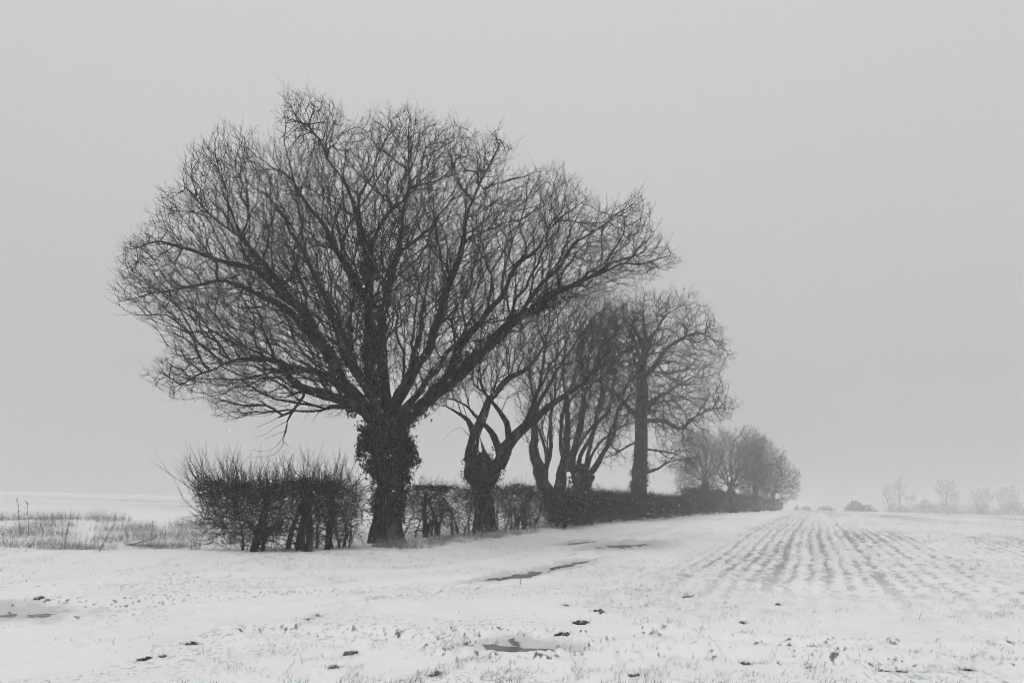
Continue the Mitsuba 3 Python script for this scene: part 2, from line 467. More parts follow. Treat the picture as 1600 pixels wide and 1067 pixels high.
def make_tree(name, label, cat, Y0, trunk, limbs, sil, group=None, n_att=3000, D=0.2, depth=0.9, tip=0.004, expo=2.3, limb_r=0.035,
              twigs=1.0, twig_len=0.34, twig_r=0.004, seed=1, void=None, ivy=None, sides=1.0, up=0.25, power=1.65, wig=0.42, thick=1.0, radial=0.98, clumps=(), bend=0.3):
    """Limbs as seen, and between them a crown of points joined to the trunk by their cheapest paths, so that branches fork and taper as grown wood does."""
    rng = np.random.default_rng(seed)
    key = numbered(name)
    tp = np.array([np.append(P(a, b, Y0 + (q[0] if q else 0)), r) for a, b, r, *q in trunk])   # from just under the snow
    gz = g1(tp[0, 0], tp[0, 1])
    tp[0, 2] = min(tp[0, 2], gz) - 0.12
    tr = catmull(tp, D * 0.8)
    pos, par, rad, lid = [x[:3] for x in tr], [i - 1 for i in range(len(tr))], [x[3] for x in tr], [0] * len(tr)
    for k, (pts, r0) in enumerate(limbs, 1):
        w = np.array([P(a, b, Y0 + (q[0] if q else 0)) for a, b, *q in pts])
        c = catmull(w, D * 1.1)
        jit = rng.normal(0, 0.22 * D, c.shape)
        jit[1:-1] = (jit[:-2] + jit[1:-1] + jit[2:]) / 1.7
        jit[0] = 0
        c = c + jit
        allp = np.array(pos)
        j = int(np.argmin(np.linalg.norm(allp - c[0], axis=1)))
        lo = 1 if np.linalg.norm(allp[j] - c[0]) < 0.6 * D else 0
        for i in range(lo, len(c)):
            pos.append(c[i]); par.append(j); lid.append(k)
            rad.append(0.84 * r0 * max(0.0, 1 - i / (len(c) - 1) / 0.78) ** 1.15)
            j = len(pos) - 1
    n0, nt = len(pos), len(tr)
    pos, par, rad, lid = np.array(pos), np.array(par), np.array(rad), np.array(lid)
    # the outline gives the crown's extent, the distance to it the crown's depth
    poly = Polygon(sil).buffer(0)
    poly = max(getattr(poly, 'geoms', [poly]), key=lambda g: g.area)
    x0, y0, x1, y1 = poly.bounds
    pts = rng.uniform([x0, y0], [x1, y1], (n_att * 8, 2))
    pts = pts[shapely.contains(poly, shapely.points(pts))]
    de = shapely.distance(poly.exterior, shapely.points(pts)) * Y0 / FPX
    R = de.max() * 1.02
    half = depth * np.sqrt(np.maximum(de * (2 * R - de), 0)) + 0.12
    dy = rng.uniform(-1, 1, len(pts)) * half
    keep = rng.uniform(0, 1, len(pts)) < half / half.max()
    if void is not None:      # open heart of the crown
        vx, vy, vr = void
        keep &= (np.hypot(pts[:, 0] - vx, pts[:, 1] - vy) > vr * (0.35 + 0.65 * rng.uniform(0, 1, len(pts))))
    pts, dy = pts[keep], dy[keep]
    Yd = Y0 + dy
    A = np.stack([(pts[:, 0] - 800) / FPX * Yd, Yd, EYE - (pts[:, 1] - HZ) / FPX * Yd], 1)
    A = A[A[:, 2] > gz + 0.9]
    A = A[meshkit.noise(A / (D * 8), seed) > 0.27][:n_att]
    # thin out points that nearly coincide
    pr = cKDTree(A).query_pairs(D * 0.55, output_type='ndarray')
    A = np.delete(A, np.unique(pr[:, 1]), axis=0) if len(pr) else A
    V = np.vstack([pos, A])
    n = len(V)
    dd, jj = cKDTree(V).query(V, k=15)
    ii = np.repeat(np.arange(n), 14)
    jj, dd = jj[:, 1:].ravel(), dd[:, 1:].ravel()
    ok = (jj < n) & (dd > 1e-6) & ~((ii < n0) & (jj < n0)) & ~(ii < 0.72 * nt) & ~(jj < 0.72 * nt)
    ii, jj, dd = ii[ok], jj[ok], dd[ok]
    heart = tr[-1, :3] - [0, 0, 0.5]
    outw = unit(0.5 * (V[ii] + V[jj]) - heart)
    cosr = (unit(V[jj] - V[ii]) * outw).sum(1)
    cost = (dd / D) ** power * rng.uniform(1 - wig, 1 + wig, len(dd)) * (1.45 - radial * cosr - 0.10 * unit(V[jj] - V[ii])[:, 2])
    rows = np.concatenate([ii, par[1:]])
    cols = np.concatenate([jj, np.arange(1, n0)])
    cost = np.concatenate([cost, 0.22 * np.maximum(np.linalg.norm(pos[1:] - pos[par[1:]], axis=1) / D, 0.05)])
    G = sparse.csr_matrix((cost, (rows, cols)), shape=(n, n))
    far, pred = dijkstra(G, directed=True, indices=0, return_predecessors=True)
    order = [i for i in np.argsort(far) if i < n0 or (np.isfinite(far[i]) and pred[i] >= 0)]
    pred[1:n0] = par[1:]
    # renumber so that parents come first
    order = np.concatenate([np.arange(n0), [i for i in order if i >= n0]]).astype(int)
    new = np.full(n, -1); new[order] = np.arange(len(order))
    P_, par_ = V[order], np.where(pred[order] >= 0, new[np.maximum(pred[order], 0)], -1)
    par_[0] = -1
    n = len(P_)
    lid_ = np.zeros(n, int); lid_[:n0] = lid
    for i in range(n0, n):
        lid_[i] = lid_[par_[i]]
    kids = np.bincount(par_[1:], minlength=n)
    dirs = np.zeros((n, 3)); dirs[1:] = unit(P_[1:] - P_[par_[1:]]); dirs[0] = [0, 0, 1]
    # pipe model
    w = np.zeros(n)
    tipw = tip ** expo
    for i in range(n - 1, 0, -1):
        w[i] += tipw * 0.35
        if kids[i] == 0:
            w[i] += tipw
        w[par_[i]] += w[i]
    R_ = thick * w ** (1 / expo)
    R_[:n0] = np.maximum(np.minimum(R_[:n0], 1.5 * rad + 0.03), rad)
    R_[:nt] = tr[:, 3]
    # chains
    child = [[] for _ in range(n)]
    for i in range(1, n):
        child[par_[i]].append(i)
    start = [0]
    meshes = {}
    thin, thick, mid = [], set(), np.zeros(n, int)
    S_pos = P_.copy()
    while start:
        i = start.pop()
        ch = [i]
        while child[ch[-1]]:
            cs = child[ch[-1]]
            # a chain follows its own limb first, then the thickest child
            best = max(cs, key=lambda q: (lid_[q] == lid_[ch[-1]] and q < n0, R_[q]))
            start += [q for q in cs if q != best]
            ch.append(best)
        p, r, l = P_[ch].copy(), R_[ch].copy(), lid_[i]
        if i:      # a branch of its own where it leaves the trunk or another limb, else a fork of the limb it grows from
            l = 1000 + i if par_[i] < nt or lid_[par_[i]] != lid_[i] else mid[par_[i]]
        else:
            l = 999
        mid[ch] = l
        if par_[i] >= 0:
            p = np.vstack([S_pos[par_[i]], p])
            r = np.concatenate([[min(R_[par_[i]] * 0.9, r[0] * 1.25)], r])
        if len(p) > 3 and i:
            p[1:-1] = 0.64 * p[1:-1] + 0.18 * (p[:-2] + p[2:])
            S_pos[ch] = p[-len(ch):]
        if i == 0:
            cut = nt
            thick.update(ch)
            meshes.setdefault(('trunk', 0), []).append((p[:cut], r[:cut]))
            if len(p) > cut:
                meshes.setdefault(('limb', l), []).append((p[cut - 1:], r[cut - 1:]))
            continue
        k = int(np.argmax(r < limb_r)) if (r < limb_r).any() else len(r)
        if k > 2 and par_[i] in thick:
            thick.update(ch[:k])
            meshes.setdefault(('limb', int(l)), []).append((p[:k + 1], r[:k + 1]))
            if len(p) - k > 1:
                thin.append((p[k:], r[k:]))
        else:
            thin.append((p, r))
    for (kind, l), cs in sorted(meshes.items(), key=lambda x: (x[0][0] != 'trunk', x[0][1])):
        ms = []
        for p, r in cs:
            s_ = int((34 if kind == 'trunk' else 20 if r.max() > 0.25 else 12 if r.max() > 0.1 else 7 if r.max() > 0.04 else 5) * sides)
            ms.append(tube(p, r, max(s_, 4), True, 0.30 if kind == 'trunk' else 0.22 if r.max() > 0.08 else 0.0, seed))
        part(key, kind, join(ms), RB['bark'], True)
    # fine branches and twigs
    ms = [tube(p, r, 4 if r.max() > 0.02 else 3, True) for p, r in thin]
    P_ = S_pos
    cand = np.where((R_ < limb_r) & (np.arange(n) >= n0))[0]
    wgt = np.where(kids[cand] == 0, 2.6, 1.0) * twigs
    cnt = rng.poisson(wgt)
    src = np.repeat(cand, cnt)
    d0 = dirs[src]
    side = unit(np.cross(d0, rng.normal(size=d0.shape)))
    d1 = unit(d0 + 0.3 * unit(P_[src] - heart) + side * rng.uniform(0.35, 1.05, (len(src), 1)) + np.array([0, 0, up]))
    L = twig_len * rng.lognormal(0, 0.38, len(src))[:, None]
    k = rng.uniform(0, 1, (len(src), 1)) * (kids[src] > 0)[:, None]
    p0 = P_[src] * (1 - k) + P_[par_[src]] * k
    p1 = p0 + d1 * L * 0.5
    d2 = unit(d1 + rng.normal(0, bend, d1.shape) + np.array([0, 0, up * 0.8]))
    p2 = p1 + d2 * L * 0.5
    ms.append(spikes(p0, p1, p2, np.minimum(twig_r, R_[src] * 0.85)))
    # side spurs on the twigs
    q0 = np.vstack([p1, p0 + 0.25 * (p1 - p0)])
    dd = np.vstack([d2, d1])
    pick = rng.uniform(size=len(q0)) < 0.55
    q0, dd = q0[pick], dd[pick]
    sd = unit(dd + unit(np.cross(dd, rng.normal(size=dd.shape))) * rng.uniform(0.5, 1.1, (len(dd), 1)) + [0, 0, up])
    l2 = twig_len * 0.42 * rng.lognormal(0, 0.3, len(q0))[:, None]
    ms.append(spikes(q0, None, q0 + sd * l2, twig_r * 0.75))
    part(key, 'crown', join(ms), RB['twig'], False, kind='stuff')
    # ivy
    if ivy:
        c = []
        for sel, cnt_, spread, thr in ivy:
            ids = np.where(sel(P_, lid_, R_))[0]
            if len(ids) == 0:
                continue
            j = rng.choice(ids, cnt_ * 3)
            dvec = unit(rng.normal(size=(len(j), 3)) * [1, 1, 0.5])
            q = P_[j] + dvec * (R_[j] + np.abs(rng.normal(0, spread, len(j))))[:, None] + rng.normal(0, 0.08, (len(j), 3))
            q = q[meshkit.noise(q * 2.2, seed + 3) + 0.3 * meshkit.noise(q * 6, seed + 4) > thr][:cnt_]
            c.append(q)
        vines = []
        for _ in range(9 if Y0 < 30 else 5):
            a0 = rng.uniform(0, 2 * np.pi)
            m_ = int(nt * rng.uniform(.55, .98))
            ids = np.arange(1, m_)
            aa = a0 + np.cumsum(rng.normal(0, .13, len(ids)))
            vines.append(tube(P_[ids] + (R_[ids] * 1.06)[:, None] * np.stack([np.cos(aa), np.sin(aa), 0 * aa], 1), np.linspace(.035, .015, len(ids)), 6))
        part(key, 'ivy_stems', join(vines), RB['bark'], True, kind='stuff')
        for bx, by, br, bn in clumps:
            o = unit(rng.normal(size=(bn, 3))) * br * rng.uniform(.2, 1.25, (bn, 1)) ** .8 * [1, 1, 1.5]
            q = P(bx, by, Y0 - .1) + o * (.45 + 1.1 * meshkit.noise(o * 6 + bx, seed)[:, None])
            c.append(q)
        if c:
            c = np.vstack(c)
            part(key, 'ivy', leaves(c, 0.072 if Y0 < 30 else .11, rng), 'ivy_material', False, kind='stuff')
    tag(key, label, cat, group)
    print(key, 'nodes', n, 'twigs', len(src), 'tris', sum(len(m[1]) for m in ms))
    return key


ROW = 'bare trees standing in a row along the hedge'

# the big oak
OAK_SIL = [(172, 470), (195, 375), (232, 352), (240, 300), (280, 285), (285, 235), (330, 205), (365, 180), (395, 200), (428, 212), (440, 142), (462, 146), (485, 152), (522, 150),
           (545, 190), (590, 180), (600, 170), (655, 172), (690, 192), (718, 192), (745, 207), (792, 196), (802, 235), (792, 275), (830, 262), (880, 262), (905, 290), (935, 318), (965, 318), (1002, 295),
           (1020, 330), (1035, 365), (1066, 412), (1020, 440), (960, 465), (880, 492), (810, 530), (750, 590), (690, 635), (640, 655), (560, 645), (510, 655), (460, 640), (400, 655), (345, 660), (315, 625), (268, 628),
           (222, 590), (262, 545), (240, 515), (190, 485)]
oak_trunk = [(604, 850, 0.56), (604, 834, 0.43), (606, 800, 0.36), (611, 755, 0.36), (608, 715, 0.43), (603, 685, 0.54), (601, 665, 0.46), (600, 650, 0.28)]
oak_limbs = [
    ([(598, 668), (562, 628), (525, 572), (492, 520), (462, 478), (415, 420), (372, 372), (320, 330), (285, 290)], 0.25),
    ([(594, 655), (582, 600, -.3), (577, 500, -.5), (574, 410, -.6), (556, 330, -.6), (515, 250, -.5), (478, 190, 0)], 0.24),
    ([(603, 655), (597, 560, .6), (604, 450, 1.2), (626, 360, 1.5), (640, 270, 1.4), (634, 190, 1)], 0.20),
    ([(610, 655), (636, 598, -.6), (676, 530, -1.2), (706, 430, -1.8), (738, 330, -1.6), (782, 225, -1)], 0.19),
    ([(612, 668), (662, 632, -.2), (722, 582, -.4), (782, 522, -.6), (832, 482, -.6), (900, 446, -.5), (985, 415, -.3), (1050, 400, 0)], 0.25),
    ([(640, 650, -.1), (692, 592, .8), (742, 512, 1.4), (806, 425, 1.8), (872, 345, 1.6), (925, 310, 1)], 0.17),
    ([(580, 650), (540, 622, -.6), (500, 612, -.9), (478, 606, -1.0), (452, 592, -1.1), (436, 568, -1.2), (400, 560, -1.3), (340, 575, -1.3), (280, 600, -1.2)], 0.12),
    ([(505, 540, 0), (435, 478, .7), (352, 445, 1), (268, 452, 1), (192, 472, .8)], 0.09),
    ([(576, 480, -.5), (532, 400, -1.4), (486, 322, -1.8), (452, 252, -1.5), (446, 170, -1)], 0.14),
    ([(598, 640, .3), (548, 560, 1.5), (492, 430, 2.6), (430, 320, 3.0), (375, 215, 2.2)], 0.15),
    ([(606, 645, -.3), (650, 565, -2.0), (664, 455, -3.4), (676, 350, -4.2), (700, 240, -3.8)], 0.15),
    ([(592, 645, .3), (556, 570, 2.2), (548, 450, 3.8), (540, 330, 4.6), (560, 230, 4.2)], 0.14),
    ([(598, 650, -.3), (548, 575, -2.0), (508, 480, -3.4), (452, 390, -4.2), (380, 310, -3.8)], 0.14),
    ([(614, 655, .3), (690, 570, 2.4), (752, 480, 3.8), (820, 400, 4.2), (860, 300, 3.0)], 0.14),
    ([(662, 632, -.2), (752, 560, -1.6), (838, 455, -2.4), (905, 380, -2.4), (1000, 310, -1.2)], 0.14),
    ([(465, 480, 0), (400, 425, -.8), (320, 392, -1.0), (240, 380, -.8), (205, 390, -.5)], 0.08),
    ([(478, 606, -1.0), (462, 632, -1.1), (448, 660, -1.2), (438, 688, -1.2), (420, 702, -1.3), (395, 706, -1.3)], 0.045),
    ([(448, 660, -1.2), (442, 690, -1.0), (430, 712, -.9), (396, 716, -.9)], 0.025),
    ([(478, 606, -1.0), (455, 618, -1.3), (445, 624, -1.4)], 0.045),
    ([(455, 645, -1.2), (436, 648, -1.3), (420, 660, -1.4), (402, 668, -1.4)], 0.016), ([(452, 655, -1.2), (432, 668, -1.0), (416, 680, -.9), (398, 684, -.9)], 0.014),
    ([(445, 676, -1.2), (430, 684, -1.4), (414, 690, -1.5)], 0.012), ([(442, 688, -1.1), (450, 698, -1.0), (446, 708, -1.0)], 0.010), ([(455, 645, -1.2), (470, 632, -1.3), (462, 626, -1.5)], 0.012),
    ([(545, 635, -.2), (520, 632, -.5), (498, 640, -.9), (488, 660, -1.1)], 0.03),
]
make_tree('oak_tree', 'largest bare oak tree with broad spreading crown and ivy clad trunk beside the clipped hedge', 'tree', 20.0, oak_trunk, oak_limbs, OAK_SIL, group=None,
          n_att=28000, D=0.20, depth=0.85, tip=0.0042, void=(600, 640, 95), seed=11, power=1.5, wig=.34, bend=.2, twigs=0.66, twig_len=0.31, expo=2.15, twig_r=0.0042,
          clumps=[(572, 692, .24, 520), (563, 708, .17, 200), (640, 698, .23, 480), (645, 720, .20, 300), (633, 748, .15, 150), (549, 640, .16, 200), (578, 726, .20, 260), (590, 672, .25, 380)],
          ivy=[(lambda p, l, r: (l == 0) & (p[:, 2] > 1.2), 8000, 0.07, 0.56),
               (lambda p, l, r: (l == 0) & (p[:, 2] > 2.6) & (p[:, 2] < 4.0), 4200, 0.14, 0.60),
               (lambda p, l, r: (l == 2) & (p[:, 2] < 9) & (r > 0.05), 2400, 0.08, 0.60),
               (lambda p, l, r: (l == 5) & (p[:, 2] < 8.2) & (r > 0.05), 2600, 0.08, 0.62),
               (lambda p, l, r: (l == 1) & (p[:, 2] > 5) & (p[:, 2] < 9) & (r > 0.05), 1800, 0.10, 0.62),
               (lambda p, l, r: (l == 6) & (p[:, 2] < 8) & (r > 0.05), 700, 0.08, 0.62)])

# pollard next in the row
make_tree('pollard_tree', 'squat pollard with thick arms arching from a swollen head, next after the largest oak', 'tree', 26.0,
          [(757, 842, .52), (757, 825, .40), (757, 790, .34), (756, 768, .31), (754, 752, .50), (753, 737, .66), (754, 726, .60), (755, 720, .42)],
          [([(736, 728), (736, 705), (741, 680), (752, 660), (764, 640), (768, 622), (786, 598), (826, 572), (850, 540), (862, 480)], .29),
           ([(776, 728), (781, 708), (776, 688), (760, 666), (742, 648), (718, 628), (694, 622), (668, 634)], .25),
           ([(741, 678), (727, 657), (706, 642), (686, 633), (672, 650)], .17),
           ([(762, 726), (755, 702, .15), (748, 684, .1), (745, 672, 0)], .14),
           ([(782, 728), (800, 692), (832, 658), (872, 626), (922, 592), (962, 554), (1008, 528)], .33),
           ([(798, 692), (791, 668, .2), (788, 652, .3), (772, 634, .6), (752, 612, .8), (740, 598, .9), (742, 560, 1.1), (768, 500, 1.2)], .17),
           ([(815, 676), (826, 650, -.6), (846, 606, -1.4), (880, 540, -2.4), (905, 480, -2)], .14),
           ([(760, 726, .4), (740, 690, 1), (712, 668, 1.6), (690, 690, 2)], .07),
           ([(832, 664), (850, 610, .6), (880, 560, 1), (920, 500, 1)], .12)],
          [(680, 640), (670, 600), (690, 540), (740, 480), (800, 440), (880, 425), (950, 440), (1005, 480), (1015, 540), (960, 600), (600, 650), (860, 690), (825, 730), (800, 700), (790, 660), (740, 650), (715, 700), (690, 690)],
          group=None, n_att=4200, D=.23, expo=2.15, depth=.8, tip=.0045, void=(760, 690, 80), seed=23, twigs=.7, twig_len=.36, twig_r=.0045,
          ivy=[(lambda p, l, r: (l == 0) & (p[:, 2] > 2.0), 2200, .06, .62)])

make_tree('pollard_tree', 'forked pollard tree with two heads of upright poles, third in the row from the left', 'tree', 33.0,
          [(872, 822, .48), (872, 803, .38), (869, 784, .35), (864, 774, .34)],
          [([(868, 780), (877, 760), (880, 742), (885, 700), (888, 640), (881, 590), (884, 520), (900, 470)], .36),
           ([(864, 777), (852, 756), (843, 738), (838, 706), (833, 660), (830, 610), (824, 550), (812, 500)], .42),
           ([(855, 745), (860, 716), (862, 660), (868, 590), (872, 540), (868, 480)], .16),
           ([(850, 742), (850, 712), (842, 680), (838, 640), (848, 570), (840, 500)], .12),
           ([(884, 735), (880, 710), (876, 670), (884, 620), (905, 560), (930, 510)], .14),
           ([(890, 735, .3), (902, 700, .6), (910, 640, 1), (925, 580, 1.4), (950, 520, 1.4)], .14)],
          [(800, 640), (800, 540), (820, 480), (870, 450), (930, 455), (975, 490), (980, 560), (950, 620), (915, 690), (890, 720), (870, 690), (850, 720), (820, 700)],
          group=None, n_att=2400, D=.28, expo=2.1, depth=.7, tip=.0065, void=(865, 730, 60), seed=31, twigs=.7, twig_len=.4, twig_r=.007,
          ivy=[(lambda p, l, r: (l == 0) & (p[:, 2] > 2.7), 500, .07, .62)])

make_tree('pollard_tree', 'pollard with a fan of slanting poles on a round head, left of the tall oak', 'tree', 36.5,
          [(913, 812, .44), (913, 792, .34), (912, 774, .31), (910, 758, .46), (909, 745, .54), (909, 735, .38)],
          [([(896, 742), (890, 715), (898, 690), (908, 650), (912, 590), (905, 530)], .20),
           ([(905, 738), (912, 705), (928, 668), (938, 620), (944, 570), (952, 500)], .17),
           ([(922, 742), (938, 712), (956, 682), (968, 650), (990, 610), (1010, 560)], .22),
           ([(915, 738), (924, 712), (944, 690), (964, 672), (985, 660), (1005, 655)], .13),
           ([(912, 738), (920, 700), (950, 640), (960, 600), (975, 540), (990, 490)], .15),
           ([(900, 738), (896, 720), (910, 690), (935, 650), (950, 610), (955, 560), (940, 500)], .13),
           ([(925, 740, -.3), (948, 700, -.8), (958, 660, -1.2), (985, 590, -1.6), (1000, 530, -1.6)], .12)],
          [(885, 660), (880, 560), (900, 490), (950, 460), (1010, 480), (1040, 540), (1030, 600), (1000, 660), (965, 690), (930, 715), (900, 705)],
          group=None, n_att=2300, D=.29, expo=2.1, depth=.7, tip=.0068, void=(910, 730, 55), seed=37, twigs=.7, twig_len=.42, twig_r=.0072,
          ivy=[(lambda p, l, r: (l == 0) & (p[:, 2] > 2.7), 500, .06, .64)])

make_tree('oak_tree', 'tall oak with a straight upright trunk and level twisting boughs, above the long hedge', 'tree', 49.0,
          [(1000, 808, .80), (1000, 790, .58), (998, 760, .50), (1000, 720, .45), (1002, 680, .42), (1001, 650, .42), (1003, 615, .39), (1002, 585, .34), (1004, 560, .26)],
          [([(1004, 560), (1008, 530), (1004, 500), (1010, 465)], .24),
           ([(1003, 570), (992, 535), (975, 500), (972, 465)], .22),
           ([(1000, 650), (980, 632), (955, 610), (930, 590), (905, 575)], .24),
           ([(1003, 660), (1030, 656), (1060, 668), (1082, 655), (1112, 642), (1150, 638)], .17),
           ([(1003, 595), (1025, 565), (1055, 535), (1085, 520), (1115, 530), (1142, 552)], .15),
           ([(1004, 560), (1022, 520), (1045, 490), (1075, 470)], .22),
           ([(1003, 540), (985, 510), (965, 490), (940, 480)], .2),
           ([(1002, 700), (1030, 705), (1060, 712), (1095, 735)], .12),
           ([(1000, 745), (1030, 730), (1060, 720), (1080, 730)], .09),
           ([(999, 690), (975, 700), (955, 712), (935, 715)], .10),
           ([(1003, 600, 0), (1010, 560, -2), (1025, 520, -3.6), (1040, 490, -4.5)], .2),
           ([(1003, 600, 0), (990, 560, 2), (985, 520, 3.6), (970, 490, 4.5)], .2),
           ([(1003, 640, 0), (1030, 620, 1.6), (1070, 600, 3), (1110, 600, 3.2)], .18),
           ([(1003, 650, 0), (1020, 630, -2.2), (1055, 625, -4), (1090, 620, -4.2)], .18)],
          [(935, 725), (930, 690), (905, 640), (895, 560), (910, 510), (950, 470), (1000, 448), (1050, 445), (1088, 455), (1112, 485), (1138, 522), (1152, 552), (1128, 585), (1140, 610), (1158, 632), (1150, 650), (1112, 680), (1108, 720), (1090, 745), (1050, 738), (1010, 745), (960, 730)],
          group=None, n_att=7000, D=.31, depth=.85, tip=.0085, expo=2.1, void=(1002, 700, 55), seed=41, power=1.95, wig=.65, radial=.8, twigs=.55, twig_len=.5, twig_r=.0095,
          ivy=[(lambda p, l, r: (l == 0) & (p[:, 2] < 5.2) & (p[:, 2] > 2.9), 1300, .10, .58)])


def far_tree(name, label, Y, base, fork, crown, r, n, seed, group=None, n_limb=7, depth=.9, tw=None, dens=1.0, cat='tree', flat=0.0):
    """a bare tree at Y metres with a rounded crown (x0, x1, top, bottom in photograph pixels)"""
    rng = np.random.default_rng(seed)
    Y = Y * 1.3 if name == 'skyline_tree' else Y
    x0, x1, t, b = crown
    cx, cy = (x0 + x1) / 2, (t + b) / 2
    sil = []
    for k in np.linspace(0, 2 * np.pi, 26, endpoint=False):
        q = 1 + rng.uniform(-.11, .07) * (1 if name != 'skyline_tree' else 2.2)
        ex = 0.75
        c_, s_ = math.cos(k), math.sin(k)
        sx = 1.0 if name != 'skyline_tree' else (.78 - .42 * s_)
        sil.append((cx + (x1 - x0) / 2 * q * sx * math.copysign(abs(c_) ** ex, c_), cy + (b - t) / 2 * q * math.copysign(abs(s_) ** ex, s_)))
    m = Y / FPX
    tw = tw or (0.34 if name == 'skyline_tree' else 0.5) * m
    fx, fy = fork
    limbs = []
    for k in range(n_limb):
        a = -np.pi / 2 + (k - (n_limb - 1) / 2) * (2.5 / n_limb) + rng.uniform(-.1, .1)
        ex, ey = fx + .42 * (x1 - x0) * math.cos(a) + (cx - fx) * .8, fy + .85 * (fy - t) * math.sin(a)
        ey = max(ey, t + 6)
        dd = rng.uniform(-1, 1) * .3 * (x1 - x0) * m
        limbs.append(([(fx, fy), ((fx + ex) / 2 + rng.uniform(-3, 3), (fy + ey) / 2 + 2, dd * .5), (ex, ey, dd)], r * .30))
    D = max(.3, (b - t) * m / (30 if name != 'skyline_tree' else 36))
    return make_tree(name, label, cat, Y, [(base[0], base[1], r * 1.35), (base[0], base[1] - (base[1] - fy) * .3, r), ((base[0] + fx) / 2, (base[1] + fy) / 2, r), (fx, fy, r * .8)], limbs, sil, group=group,
                     n_att=n, D=D, depth=depth, tip=tw * (.16 if name == 'skyline_tree' else .21), seed=seed, twigs=.75 * dens, twig_len=D * 1.5, twig_r=tw * (.15 if name == 'skyline_tree' else .27), limb_r=max(.05, r * .16), void=(fx, fy, .2 * (x1 - x0)), sides=.6, up=.35)


far_tree('hedgerow_tree', 'small misty tree with dark ivy bound trunk, first after the tall oak in the row', 72, (1098, 800), (1102, 752), (1052, 1130, 672, 780), .5, 3600, 51, None)
far_tree('hedgerow_tree', 'round headed tree showing largest in the fading far part of the row', 88, (1142, 800), (1142, 766), (1100, 1206, 666, 784), .6, 5200, 52, None, 9)
far_tree('hedgerow_tree', 'grey misty tree right behind the round headed tree in the far row', 112, (1180, 798), (1180, 768), (1146, 1230, 681, 786), .55, 4000, 53, None, 8)
far_tree('hedgerow_tree', 'palest tree at the far right end of the hedge row, its boughs overhanging the field', 145, (1208, 797), (1207, 772), (1172, 1254, 716, 790), .5, 2800, 54, None, 7)

# trees and bushes on the misty skyline
FARG = None
far_tree('skyline_tree', 'faint tall slender tree with a small high crown on the misty right skyline', 290, (1406, 808), (1405, 768), (1392, 1419, 742, 786), .30, 700, 61, FARG, 4, dens=.6)
far_tree('skyline_tree', 'faint leaning fan shaped tree left of the slender tall tree on the skyline', 290, (1392, 808), (1391, 801), (1374, 1403, 755, 806), .40, 800, 62, FARG, 6, dens=.6)
far_tree('skyline_tree', 'faint low tree right of the slender tall tree on the skyline', 295, (1422, 808), (1423, 802), (1409, 1437, 768, 806), .30, 600, 63, FARG, 5, dens=.6)
far_tree('skyline_tree', 'faint well grown tree with rounded open crown, standing alone in mid skyline at right', 285, (1481, 808), (1479, 784), (1458, 1499, 748, 799), .42, 1300, 64, FARG, 7, dens=.7)
far_tree('skyline_tree', 'faint slim tree leaning against the rounded skyline tree on its right side', 290, (1490, 808), (1491, 800), (1482, 1505, 764, 805), .3, 600, 65, FARG, 4, dens=.6)
far_tree('skyline_tree', 'faint twin stemmed broad tree on the skyline, second from the right edge', 290, (1535, 810), (1535, 802), (1508, 1556, 759, 808), .45, 1500, 66, FARG, 8, dens=.7)
far_tree('skyline_tree', 'faint broad tree at the right edge of the misty skyline', 290, (1576, 811), (1576, 802), (1553, 1600, 757, 808), .45, 1500, 67, FARG, 8, dens=.7)


def bush(name, label, Y, cx, w, top, bottom, seed, n=900, skew=0.0):
    rng = np.random.default_rng(seed)
    key = numbered(name)
    Y = Y * (1.27 if cx > 1390 else 1.1 if cx > 1300 else 1.45)
    n = int(n * 1.6)
    m = Y / FPX
    X = (cx - 800) * m
    gz = g1(X, Y)
    H, W = (bottom - top) * m, w * m / 2
    gz = min(gz, EYE - (bottom - HZ) * m) - .2
    st = []
    for k in range(9):
        a = rng.uniform(-1, 1)
        st.append(tube(np.array([[X + a * W * .3, Y + rng.uniform(-1, 1) * W * .3, gz], [X + a * W * .6, Y, gz + H * .5], [X + a * W * .8, Y + rng.uniform(-1, 1) * W * .4, gz + H * .75]]), [.07, .05, .02], 5))
    part(key, 'stem', join(st), 'hedge_material', kind='stuff')
    u = unit(rng.normal(size=(n, 3))) * rng.uniform(.25, 1, (n, 1)) ** .5
    u[:, 2] = np.abs(u[:, 2])
    k = (1 - .45 * np.abs(u[:, :1]) * 0) * np.array([W, W * .8, H])
    lum = .75 + .5 * meshkit.noise(u * 2.6 + seed, seed)[:, None]
    c = np.array([X, Y, gz]) + u * k * lum
    c[:, 2] -= skew * np.maximum(c[:, 0] - X, 0)
    c[:, 2] = np.maximum(c[:, 2], gz + .1)
    d = unit(u * [1, 1, 1.6] + rng.normal(0, .4, u.shape))
    L = rng.uniform(.05, .14, (n, 1)) * H + .25
    p1 = c + d * L * .5
    part(key, 'twigs', spikes(c, p1, p1 + unit(d + rng.normal(0, .4, d.shape)) * L * .5, m * .20), 'twig_material', kind='stuff')
    tag(key, label, 'bush', None)


